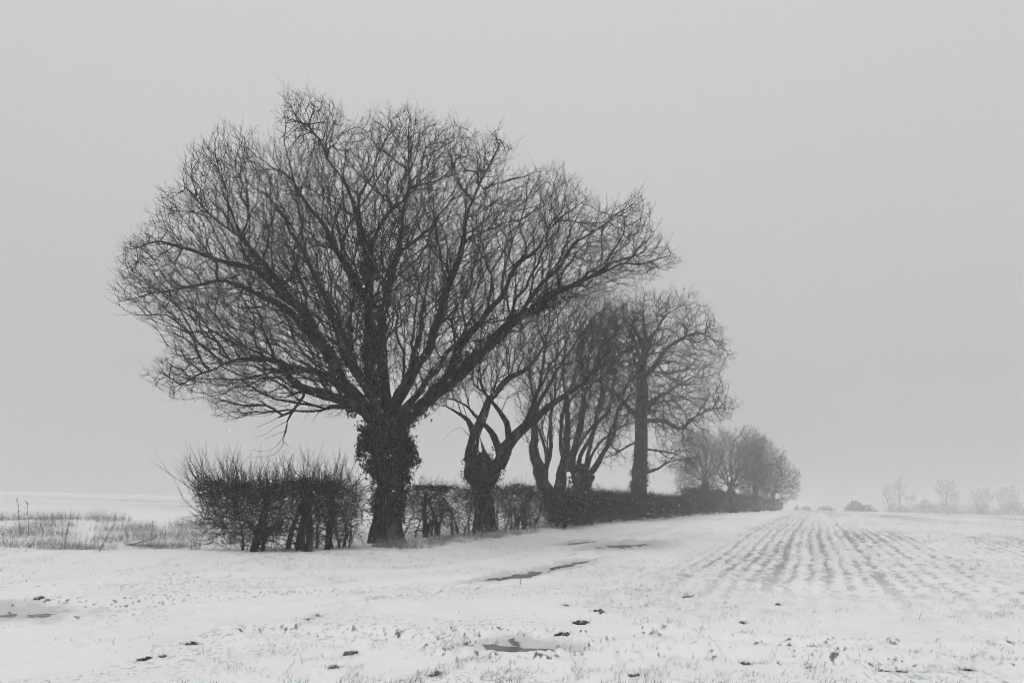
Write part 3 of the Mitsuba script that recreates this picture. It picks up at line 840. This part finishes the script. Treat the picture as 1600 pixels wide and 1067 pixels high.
bush('skyline_bush', 'broad dark bush alone on the skyline left of the misty trees', 240, 1336, 30, 782, 800, 71, 1500)
bush('skyline_bush', 'lower bush tapering off right of the broad dark skyline bush', 242, 1354, 34, 788, 801, 72, 900, .25)
bush('skyline_bush', 'low rounded bush where the field rows meet the skyline', 230, 1290, 28, 787, 798, 73, 900)
bush('skyline_bush', 'small faint bush between the row of trees and the low rounded bush', 235, 1259, 17, 787, 798, 74, 600)
bush('skyline_bush', 'tiny faint bush just off the end of the long hedge', 230, 1245, 8, 787, 798, 75, 300)
bush('skyline_bush', 'bushy scrub under the fan shaped and slender skyline trees', 286, 1405, 46, 788, 809, 76, 1400)
bush('skyline_bush', 'pointed scrub bush left of the rounded skyline tree', 288, 1446, 40, 782, 809, 77, 1400)
bush('skyline_bush', 'dense scrub at the foot of the rounded skyline tree', 286, 1474, 44, 785, 809, 78, 1400)
bush('skyline_bush', 'wide scrub below the twin stemmed skyline tree', 288, 1526, 70, 788, 811, 79, 1900)
bush('skyline_bush', 'dark scrub at the right edge below the broad skyline tree', 286, 1580, 56, 785, 812, 80, 1900)

# ----------------------------------------------------------------------------- hedges
def crooked(p, d, L, rng, n=4, wob=.45):
    out = [p]
    for _ in range(n):
        d = unit(d + rng.normal(0, wob, 3))
        out.append(out[-1] + d * L / n)
    return np.array(out)


def many_crooked(p, d, L, r, rng, wob=.45):
    """crooked twigs of two bent pieces, in bulk"""
    k = L[:, None] * .5
    d2 = unit(d + rng.normal(0, wob, d.shape))
    p1 = p + d2 * k
    p2 = p1 + unit(d2 + rng.normal(0, wob, d.shape)) * k
    return spikes(p, p1, p2, r)


def hedge(name, label, line, width, height, seed, stems, twigs, whips, leaf, twig_r=.006, whip=(.35, .9), leaf_size=.06, stem_r=(.02, .06), clumpy=.45, cat='hedge', lumps=0.0, dens=None, whip_r=.0045, side_whips=None, rise=.25, key=None, low=1.35, ends=0.0, tl=(.18, .5), nb=(3, 7), posts=(), flat=(.9, .55), shrink=0.0):
    """line: ground points (x, y) that the hedge follows"""
    rng = np.random.default_rng(seed)
    key = key or numbered(name)
    l = catmull(line, .4)
    seg = np.concatenate([[0], np.cumsum(np.linalg.norm(np.diff(l, axis=0), axis=1))])
    tn = unit(np.gradient(l, axis=0))
    nr = np.stack([tn[:, 1], -tn[:, 0]], 1)

    def spot(n, w=1.0, q=None):
        u = (rng.uniform(0, 1, n) if dens is None else dens * ((1 + 1 / dens) ** rng.uniform(0, 1, n) - 1)) * seg[-1] if q is None else q
        x, y = np.interp(u, seg, l[:, 0]), np.interp(u, seg, l[:, 1])
        k = rng.uniform(-.5, .5, n) * width * w
        x, y = x + k * np.interp(u, seg, nr[:, 0]), y + k * np.interp(u, seg, nr[:, 1])
        hh = height * (1 + lumps * 2 * (meshkit.noise(np.stack([x * .8, y * .8, 0 * x], 1), seed) - .5))
        hh = hh * (1 - ends * np.maximum(np.abs(2 * u / seg[-1] - 1) - .55, 0) ** 1.5)
        return x, y, ground(x, y), hh

    ms = []
    x, y, z, hh = spot(stems, .7)
    for a, b, c, h_ in zip(x, y, z, hh):
        r = rng.uniform(*stem_r)
        p = crooked(np.array([a, b, c - .08]), np.array([rng.normal(0, .12), rng.normal(0, .12), 1]), h_ * rng.uniform(.6, .95), rng, 6, .16)
        ms.append(tube(p, np.linspace(r * 1.2, r * .5, len(p)), 7, True, .2, seed))
        for _ in range(rng.integers(*nb)):
            j = rng.integers(1, len(p) - 1)
            q = crooked(p[j], np.array([rng.normal(0, 1), rng.normal(0, .7), rng.uniform(.1, .8)]), rng.uniform(.35, .8) * (1.4 if nb[1] > 8 else 1), rng, 6, .4)
            ms.append(tube(q, np.linspace(r * .45, r * .15, len(q)), 5))
    part(key, 'stems', join(ms), 'hedge_material', True, kind='stuff')
    for a, b, r, lean, h_ in posts:
        p = crooked(np.array([a, b, g1(a, b) - .1]), unit(np.array([lean, 0, 1.0])), h_, rng, 8, .07)
        part(key, 'stem', tube(p, np.linspace(r * 1.15, r * .7, len(p)), 14, True, .3, seed), 'bark_material', True)
    x, y, z, hh = spot(twigs)
    v = rng.beta(low, 1.0, twigs) * .97
    p = np.stack([x, y, z + .05 + v * hh], 1)
    cl = meshkit.noise(p * np.array([2.0, 2.0, 1.7]), seed + 1)
    k = cl > clumpy - .45 * v
    p = p[k]
    d = unit(rng.normal(size=p.shape) * [1, flat[0], flat[1]] + [0, 0, rise])
    # twigs stay below the clipped top
    L = rng.uniform(*tl, len(p))
    ms = [many_crooked(p, d * np.where((p[:, 2:] - z[k][:, None]) > .85 * hh[k][:, None], [[1, 1, .15]], 1), L, twig_r * rng.uniform(.5, 1.4, len(p)), rng, .6)]
    part(key, 'twigs', join(ms), 'hedge_material', False, kind='stuff')
    if whips:
        x, y, z, hh = spot(whips, .95)
        p = np.stack([x, y, z + hh * rng.uniform(.72, .98, whips)], 1)
        d = unit(np.stack([rng.normal(0, .22, whips), rng.normal(0, .22, whips), np.ones(whips)], 1))
        L = rng.uniform(*whip, whips) * rng.uniform(.6, 1.1, whips)
        ms = [many_crooked(p, d, L, whip_r, rng, .10)]
        q = p + d * L[:, None] * rng.uniform(.2, .6, (whips, 1))
        ms.append(many_crooked(q, unit(d + rng.normal(0, .35, d.shape)), L * .4, whip_r * .7, rng, .12))
        if side_whips is not None:
            ms.append(side_whips(rng))
        part(key, 'shoots', join(ms), 'hedge_material', False, kind='stuff')
    if leaf:
        x, y, z, hh = spot(leaf * 2)
        v = rng.beta(2.2, 1.0, leaf * 2)
        p = np.stack([x, y, z + .1 + v * hh * .95], 1)
        cl = meshkit.noise(p * np.array([1.6, 1.6, 1.5]), seed + 2) + .25 * meshkit.noise(p * 5, seed + 5)
        p = p[cl > clumpy + .30 - .30 * v][:leaf]
        part(key, 'leaves', leaves(p, leaf_size, rng), 'ivy_material', False, kind='stuff')
    tag(key, label, cat)
    return key


def fan(rng):
    n = 64
    p = np.stack([rng.uniform(-7.5, -6.7, n), rng.uniform(16.7, 18.0, n), 0 * np.zeros(n)], 1)
    p[:, 2] = ground(p[:, 0], p[:, 1]) + rng.uniform(.55, 1.5, n)
    d = unit(np.stack([-rng.uniform(.2, 1.1, n), rng.normal(0, .3, n), rng.uniform(.35, 1.2, n)], 1))
    L = rng.uniform(.9, 1.65, n)
    p1 = p + d * L[:, None] * .5
    p2 = p1 + unit(d + [.1, 0, .55]) * L[:, None] * .5
    a = spikes(p, p1, p2, .0085)
    q = p1
    b = many_crooked(q, unit(d + rng.normal(0, .4, d.shape) + [0, 0, .4]), L * .45, .005, rng, .12)
    return join([a, b])


hedge('clipped_hedge', 'clipped leafless hedge block with long upright shoots, left of the largest oak', [(-7.35, 17.3), (-6.3, 17.0), (-5.0, 17.2), (-4.2, 18.3)], 1.25, 1.66, 101, 11, 3400, 300, 0, nb=(6, 11),
      twig_r=.0105, tl=(.3, .8), ends=.12, whip=(.5, 1.35), stem_r=(.02, .045), lumps=.07, side_whips=fan, clumpy=.50, low=1.8, whip_r=.008, rise=.12, flat=(.7, .35),
      posts=[(-6.15, 16.75, .085, .03, 1.55), (-4.85, 16.75, .085, .10, 1.60), (-5.25, 17.4, .10, -.04, 1.5), (-4.6, 17.5, .07, .12, 1.5), (-5.6, 17.6, .06, .05, 1.4)])
hedge('clipped_bush', 'dark clipped bush with a flat top standing alone right of the largest oak trunk', [(-3.05, 22.2), (-1.95, 23.2)], .9, 1.62, 102, 6, 1400, 90, 1500, twig_r=.008, stem_r=(.04, .09), whip=(.3, .8), clumpy=.40)
hedge('hedge_bush', 'thin ragged bush in the gap between the largest oak and the dark clipped bush', [(-3.6, 20.6), (-3.0, 22.0)], .8, 1.2, 103, 4, 330, 90, 0, twig_r=.006, stem_r=(.012, .025), whip=(.3, .7), clumpy=.25)
hedge('hedge_bush', 'ragged bush with bare stems in front of the squat pollard, left of its trunk', [(-1.75, 23.6), (-1.0, 25.2)], .8, 1.55, 104, 8, 1100, 110, 500, twig_r=.008, stem_r=(.03, .06), whip=(.3, .9), clumpy=.42)
hedge('hedge_bush', 'ragged brambly bush right of the squat pollard trunk', [(-.6, 26.6), (1.0, 29.6)], 1.0, 1.62, 105, 12, 2100, 160, 1600, twig_r=.009, stem_r=(.03, .07), whip=(.3, .8), lumps=.15, clumpy=.44)
lh = hedge('long_hedge', 'long dense dark hedge fading into the snow behind the row of trees', [(1.6, 29.4), (5.6, 38.2), (9.9, 47.7), (14.6, 58.5)], 1.7, 1.42, 106, 40, 21000, 1900, 0,
           twig_r=.0125, stem_r=(.03, .06), whip=(.25, .75), leaf_size=.05, lumps=.16, clumpy=.22, dens=.8, whip_r=.008, rise=.9)
hedge('long_hedge', 'long dense dark hedge fading into the snow behind the row of trees', [(14.6, 58.5), (20.6, 71.6), (41.3, 118.5), (75.3, 197.5)], 2.0, 2.25, 116, 30, 15000, 1400, 0,
      twig_r=.030, stem_r=(.04, .08), whip=(.3, .9), lumps=.12, clumpy=.10, dens=.3, whip_r=.018, rise=.9, key=lh, low=1.2)

# pale broken stakes at the hedge foot
for k, (a, b, lab) in enumerate((((826, 824), (838, 846), 'pale broken stake leaning left at the hedge foot'), ((846, 822), (834, 848), 'pale broken stake leaning right at the hedge foot'))):
    p0, p1 = P(*b, 28.0), P(*a, 28.2)
    p0[2] = g1(p0[0], p0[1]) - .05
    p1[2] = p0[2] + .62 + .08 * k
    mid = (p0 + p1) / 2 + [.02, 0, .01]
    add(numbered('stake'), tube(np.array([p0, mid, p1]), [.028, .025, .02], 6), 'pale_wood', True, label=lab, cat='stake')

# clods of dark soil lying bare of snow
CLODS = [(912, 972, .15, 'largest dark soil clod, in the middle of the near foreground'), (938, 957, .10, 'dark soil clod behind and right of the largest clod'),
         (880, 993, .085, 'dark soil clod in front of the largest clod, right of the muddy puddle'), (885, 946, .05, 'small soil clod behind the largest clod, on its left'),
         (1160, 973, .05, 'small round soil clod alone on clean snow right of the middle'), (1073, 934, .085, 'low dark clod farther back where the furrows begin'),
         (296, 1007, .085, 'dark clod in the left foreground with flattened grass'), (222, 1030, .07, 'slanting clod at the left of the left foreground'),
         (255, 1026, .055, 'upright clod next to the slanting clod at left'), (542, 1022, .09, 'snow capped clod left of the muddy puddle'),
         (480, 968, .05, 'left one of two small clods side by side behind the left foreground'), (496, 963, .05, 'right one of two small clods side by side behind the left foreground'),
         (680, 1057, .06, 'round clod at the lower edge below the muddy puddle'), (520, 1044, .055, 'small clod in front of the snow capped clod'),
         (1386, 1042, .11, 'dark clod in the rut at lower right'), (1404, 1049, .07, 'small dark clod right of the clod in the lower right rut'),
         (1215, 946, .06, 'flat clod behind the lone round clod, farther right'), (58, 941, .07, 'clod on the edge of the rut at far left'),
         (992, 1066, .06, 'clod cut by the lower edge of the view'), (1165, 1044, .05, 'small clod low in the foreground right of the middle'),
         (1512, 1055, .06, 'clod at the right end of the lower right rut'), (1270, 1009, .05, 'clod left of the lower right rut')]
CLOD_AT = []
for k, (px, py, sz, lab) in enumerate(CLODS):
    rg = np.random.default_rng(300 + k)
    x, y = at_ground(px, py)
    sz *= .80
    CLOD_AT.append((x, y, sz))
    ms = []
    for _ in range(rg.integers(5, 10)):
        m = trimesh.creation.icosphere(3, 1.0)
        v = m.vertices * (1 + 1.1 * (meshkit.fbm(m.vertices * 1.7 + rg.uniform(0, 50), 4, k)[:, None] - .5))
        w_ = sz * rg.uniform(.22, .5)
        v = v * [w_ * rg.uniform(.8, 1.3), w_ * rg.uniform(.7, 1.0), w_ * .85]
        ox, oy = rg.normal(0, .42 * sz), rg.normal(0, .4 * sz)
        ms.append((v + [x + ox, y + oy, g1(x + ox, y + oy) + w_ * .02], m.faces))
    kk = numbered('soil_clod')
    add(kk, join(ms), 'soil_material', True, label=lab, cat='soil clod')

# ----------------------------------------------------------------------------- grasses
def blades(x, y, h, w, lean, rng, mat_dir=None):
    n = len(x)
    z = ground(x, y) - .01
    a = rng.uniform(0, 2 * np.pi, n)
    d = np.stack([np.cos(a), np.sin(a), 0 * a], 1)
    ld = np.stack([rng.normal(.35, .6, n), rng.normal(0, .6, n), 0 * a], 1) * lean
    p = np.stack([x, y, z], 1)
    up = np.array([0, 0, 1.0])
    m = p + up * (h * .55)[:, None] + ld * (h * .35)[:, None]
    t = p + up * (h * .9)[:, None] + ld * h[:, None]
    w = np.broadcast_to(w, (n,))[:, None]
    v = np.stack([p - d * w, p + d * w, m - d * w * .7, m + d * w * .7, t], 1).reshape(-1, 3)
    f = np.array([[0, 1, 3], [0, 3, 2], [2, 3, 4]])
    return v, (f[None] + 5 * np.arange(n)[:, None, None]).reshape(-1, 3)


rng = np.random.default_rng(5)
# short grass and stubble poking through the snow
n = 150000
r = rng.uniform(5.5 ** .35, 34 ** .35, n) ** (1 / .35)
a = np.radians(rng.uniform(-40, 40, n))
x, y = r * np.sin(a), r * np.cos(a)
q = np.stack([x, y, 0 * x], 1)
tuft = meshkit.noise(q * 5.0, 91)
dn = meshkit.fbm(q * .45, 3, 90)
s, t = S_ * x + C_ * y, C_ * x - S_ * y
rowm = np.where((s > 9.5) & (t > -3.2), .30 + .55 * np.cos((t) * 2 * np.pi / .30), 0)
trk = np.minimum(dist_line(x, y, RUTS[0]), dist_line(x, y, RUTS[1])) < .3
e, _ = puddle_field(x, y)
keep = (rng.uniform(size=n) < np.clip((dn - .45) * 2.6 + rowm * .5, .012, 1)) & (tuft > .56) & ~trk & (e > 1.15) & (t > -19)
x, y, r = x[keep], y[keep], r[keep]
m = 5200
k = rng.uniform(0, 1, m)
gx, gy = rng.uniform(-16, -2.5, m), rng.uniform(11.5, 17.6, m)
q = np.stack([gx, gy, 0 * gx], 1)
ok = (meshkit.noise(q * 2.6, 97) > .60) & (meshkit.fbm(q * .5, 2, 98) > .42)
x, y, r = np.append(x, gx[ok]), np.append(y, gy[ok]), np.append(r, np.hypot(gx[ok], gy[ok]) * 1.25)
cl = np.array(CLOD_AT)
m = rng.integers(0, len(cl), 700)
gx, gy = cl[m, 0] + rng.normal(0, 1.0, 700) * cl[m, 2], cl[m, 1] + rng.normal(0, .8, 700) * cl[m, 2]
x, y, r = np.append(x, gx), np.append(y, gy), np.append(r, np.hypot(gx, gy))
h = rng.uniform(.012, .055, len(x)) * (1 + .3 * rng.lognormal(0, .6, len(x)))
add('field_grass', blades(x, y, h, .0016 + .00010 * r, .9, rng), 'grass_material', label='short grass blades and stubble poking through the snow', cat='grass', kind='stuff')
print('field blades', len(x))

# rank dry grass along the hedge foot and on the left verge
n = 46000
k = rng.uniform(0, 1, n)
x = np.where(k < .76, rng.uniform(-22, -7.6, n), 0.0)
y = np.where(k < .76, 17.2 + rng.uniform(0, 1, n) ** 1.2 * 8.5, 0.0)
u = rng.uniform(0, 1, n) ** 1.6
hx, hy = -4.0 + 11 * u, 18.6 + 25.5 * u
o = rng.uniform(.2, 1.3, n)
x, y = np.where(k < .76, x, hx + o * C_ + .1), np.where(k < .76, y, hy - o * S_)
q = np.stack([x, y, 0 * x], 1)
keep = meshkit.fbm(q * .9, 3, 95) > rng.uniform(.42, .62, n)
x, y, k = x[keep], y[keep], k[keep]
h = np.where(k < .76, rng.uniform(.06, .55, len(x)) * rng.uniform(.25, 1, len(x)), rng.uniform(.06, .45, len(x)) * rng.uniform(.3, 1, len(x)))
add('dry_grass', blades(x, y, h, .0042, .35, rng), 'dry_grass_material', label='withered grass along the hedge foot and the left verge', cat='grass', kind='stuff')

# dead weed stalks on the left verge
for lab, px, py, Y, H in (('tallest dead weed stalk standing in the dry grass near the left edge', 30, 828, 19.0, 1.05), ('dead weed stalk with a dark seed head right of the tallest stalk', 45, 830, 19.2, .95),
                          ('bent dead weed stalk in the middle of the left verge', 100, 832, 18.6, .6), ('branching dead weed stalk near the hedge block', 236, 826, 18.8, .7)):
    p = P(px, py, Y)
    z = g1(p[0], p[1])
    kk = numbered('weed_stalk')
    c = crooked(np.array([p[0], p[1], z - .04]), np.array([.05, 0, 1]), H, rng, 6, .07)
    part(kk, 'stem', tube(c, np.linspace(.008, .004, len(c)), 5), 'hedge_material', True)
    L = np.full(9, .14)
    pp = c[rng.integers(2, 7, 9)]
    part(kk, 'side_shoots', many_crooked(pp, unit(np.stack([rng.normal(0, .5, 9), rng.normal(0, .5, 9), np.full(9, 1.0)], 1)), L, .005, rng, .2), 'hedge_material', kind='stuff')
    hd = trimesh.creation.icosphere(2, .011)
    hd.vertices = hd.vertices * [1, 1, 3.2] * (1 + .4 * (meshkit.noise(hd.vertices * 90, 3)[:, None] - .5)) + c[-1]
    part(kk, 'seed_head', (hd.vertices, hd.faces), 'soil_material', True)
    tag(kk, lab, 'weed')

# fallen branches on the bank
def brush(name, label, px, py, specs, seed, spread):
    rng = np.random.default_rng(seed)
    kk = numbered(name)
    cx, cy = at_ground(px, py)
    for k, (dx, dy, dz, L, r) in enumerate(specs):
        a_, b_ = cx + rng.normal(0, spread), cy + rng.normal(0, spread * .5)
        p = np.array([a_, b_, g1(a_, b_) + .01 + .008 * k])
        c = crooked(p, unit(np.array([dx, dy, dz])), L, rng, 6, .12)
        c[:, 2] = np.maximum(c[:, 2], ground(c[:, 0], c[:, 1]) + .01)
        part(kk, 'branch', tube(c, np.linspace(r, r * .35, len(c)), 6), 'bark_material', True)
        pp = c[rng.integers(1, 6, 7)]
        part(kk, 'twigs', many_crooked(pp, unit(np.array([dx, dy, dz + .2]) + rng.normal(0, .5, (7, 3))), np.full(7, L * .3), r * .3, rng, .25), 'hedge_material', kind='stuff')
    tag(kk, label, 'branch')


brush('fallen_branch', 'tangle of fallen branches lying in the snow left of the hedge block', 205, 853, [(1, .1, -.05, 1.0, .012), (.9, .5, .10, .7, .010), (1, -.3, .02, .9, .010), (-.7, .3, .12, .4, .008), (.8, .2, .45, .6, .010), (1, -.15, -.08, 1.25, .009),
      (.6, -.5, .05, .5, .008), (1, .3, .22, .55, .008), (-.9, -.2, .05, .5, .009), (.3, .5, .5, .3, .007)], 7, .26)
brush('snapped_twig', 'snapped twig sticking up at a slant beside the fallen branches', 158, 862, [(.45, .1, .8, .6, .010)], 8, .02)
x, y = at_ground(813, 914)
add('stick', tube(np.array([[x, y, g1(x, y) - .03], [x + .004, y, g1(x, y) + .05], [x, y, g1(x, y) + .11]]), [.006, .005, .004], 6), 'hedge_material', True, label='thin upright stick in the snow in front of the long puddle', cat='stick')
x, y = at_ground(747, 921)
z = g1(x, y)
add('stick_001', tube(np.array([[x - .05, y, z - .005], [x, y + .01, z + .03], [x + .06, y + .02, z + .055]]), [.006, .006, .004], 6), 'hedge_material', True, label='short twig lying at a slant in the snow', cat='stick')

# ----------------------------------------------------------------------------- falling snow
rng = np.random.default_rng(77)
n = 26000
Y = rng.uniform(8 ** 1.6, 40 ** 1.6, n) ** (1 / 1.6)
p = np.stack([rng.uniform(-.85, .85, n) * Y, Y, rng.uniform(0, 1, n) * np.minimum(14, 2 + .8 * Y)], 1)
p = p[p[:, 2] > ground(p[:, 0], p[:, 1]) + .02]
v = np.array([[1, 0, 0], [0, 1, 0], [-1, 0, 0], [0, -1, 0], [0, 0, 1], [0, 0, -1.0]])
oct = np.array([[0, 1, 4], [1, 2, 4], [2, 3, 4], [3, 0, 4], [1, 0, 5], [2, 1, 5], [3, 2, 5], [0, 3, 5]])
sz = np.clip(rng.lognormal(math.log(.006), .38, len(p)), .003, .013)[:, None, None]
vv = v[None] * sz * rng.uniform(.45, 1.4, (len(p), 6, 1)) * rng.uniform(.6, 1.4, (len(p), 1, 3))
f = (oct[None] + 6 * np.arange(len(p))[:, None, None]).reshape(-1, 3)
add('falling_snow', ((vv + p[:, None]).reshape(-1, 3), f), 'flake_material', label='snowflakes falling through the air', cat='snow', kind='stuff')
print('triangles', sum(len(meshkit.WRITTEN[d['filename']][1]) for d in scene.values() if isinstance(d, dict) and d.get('type') == 'ply'))
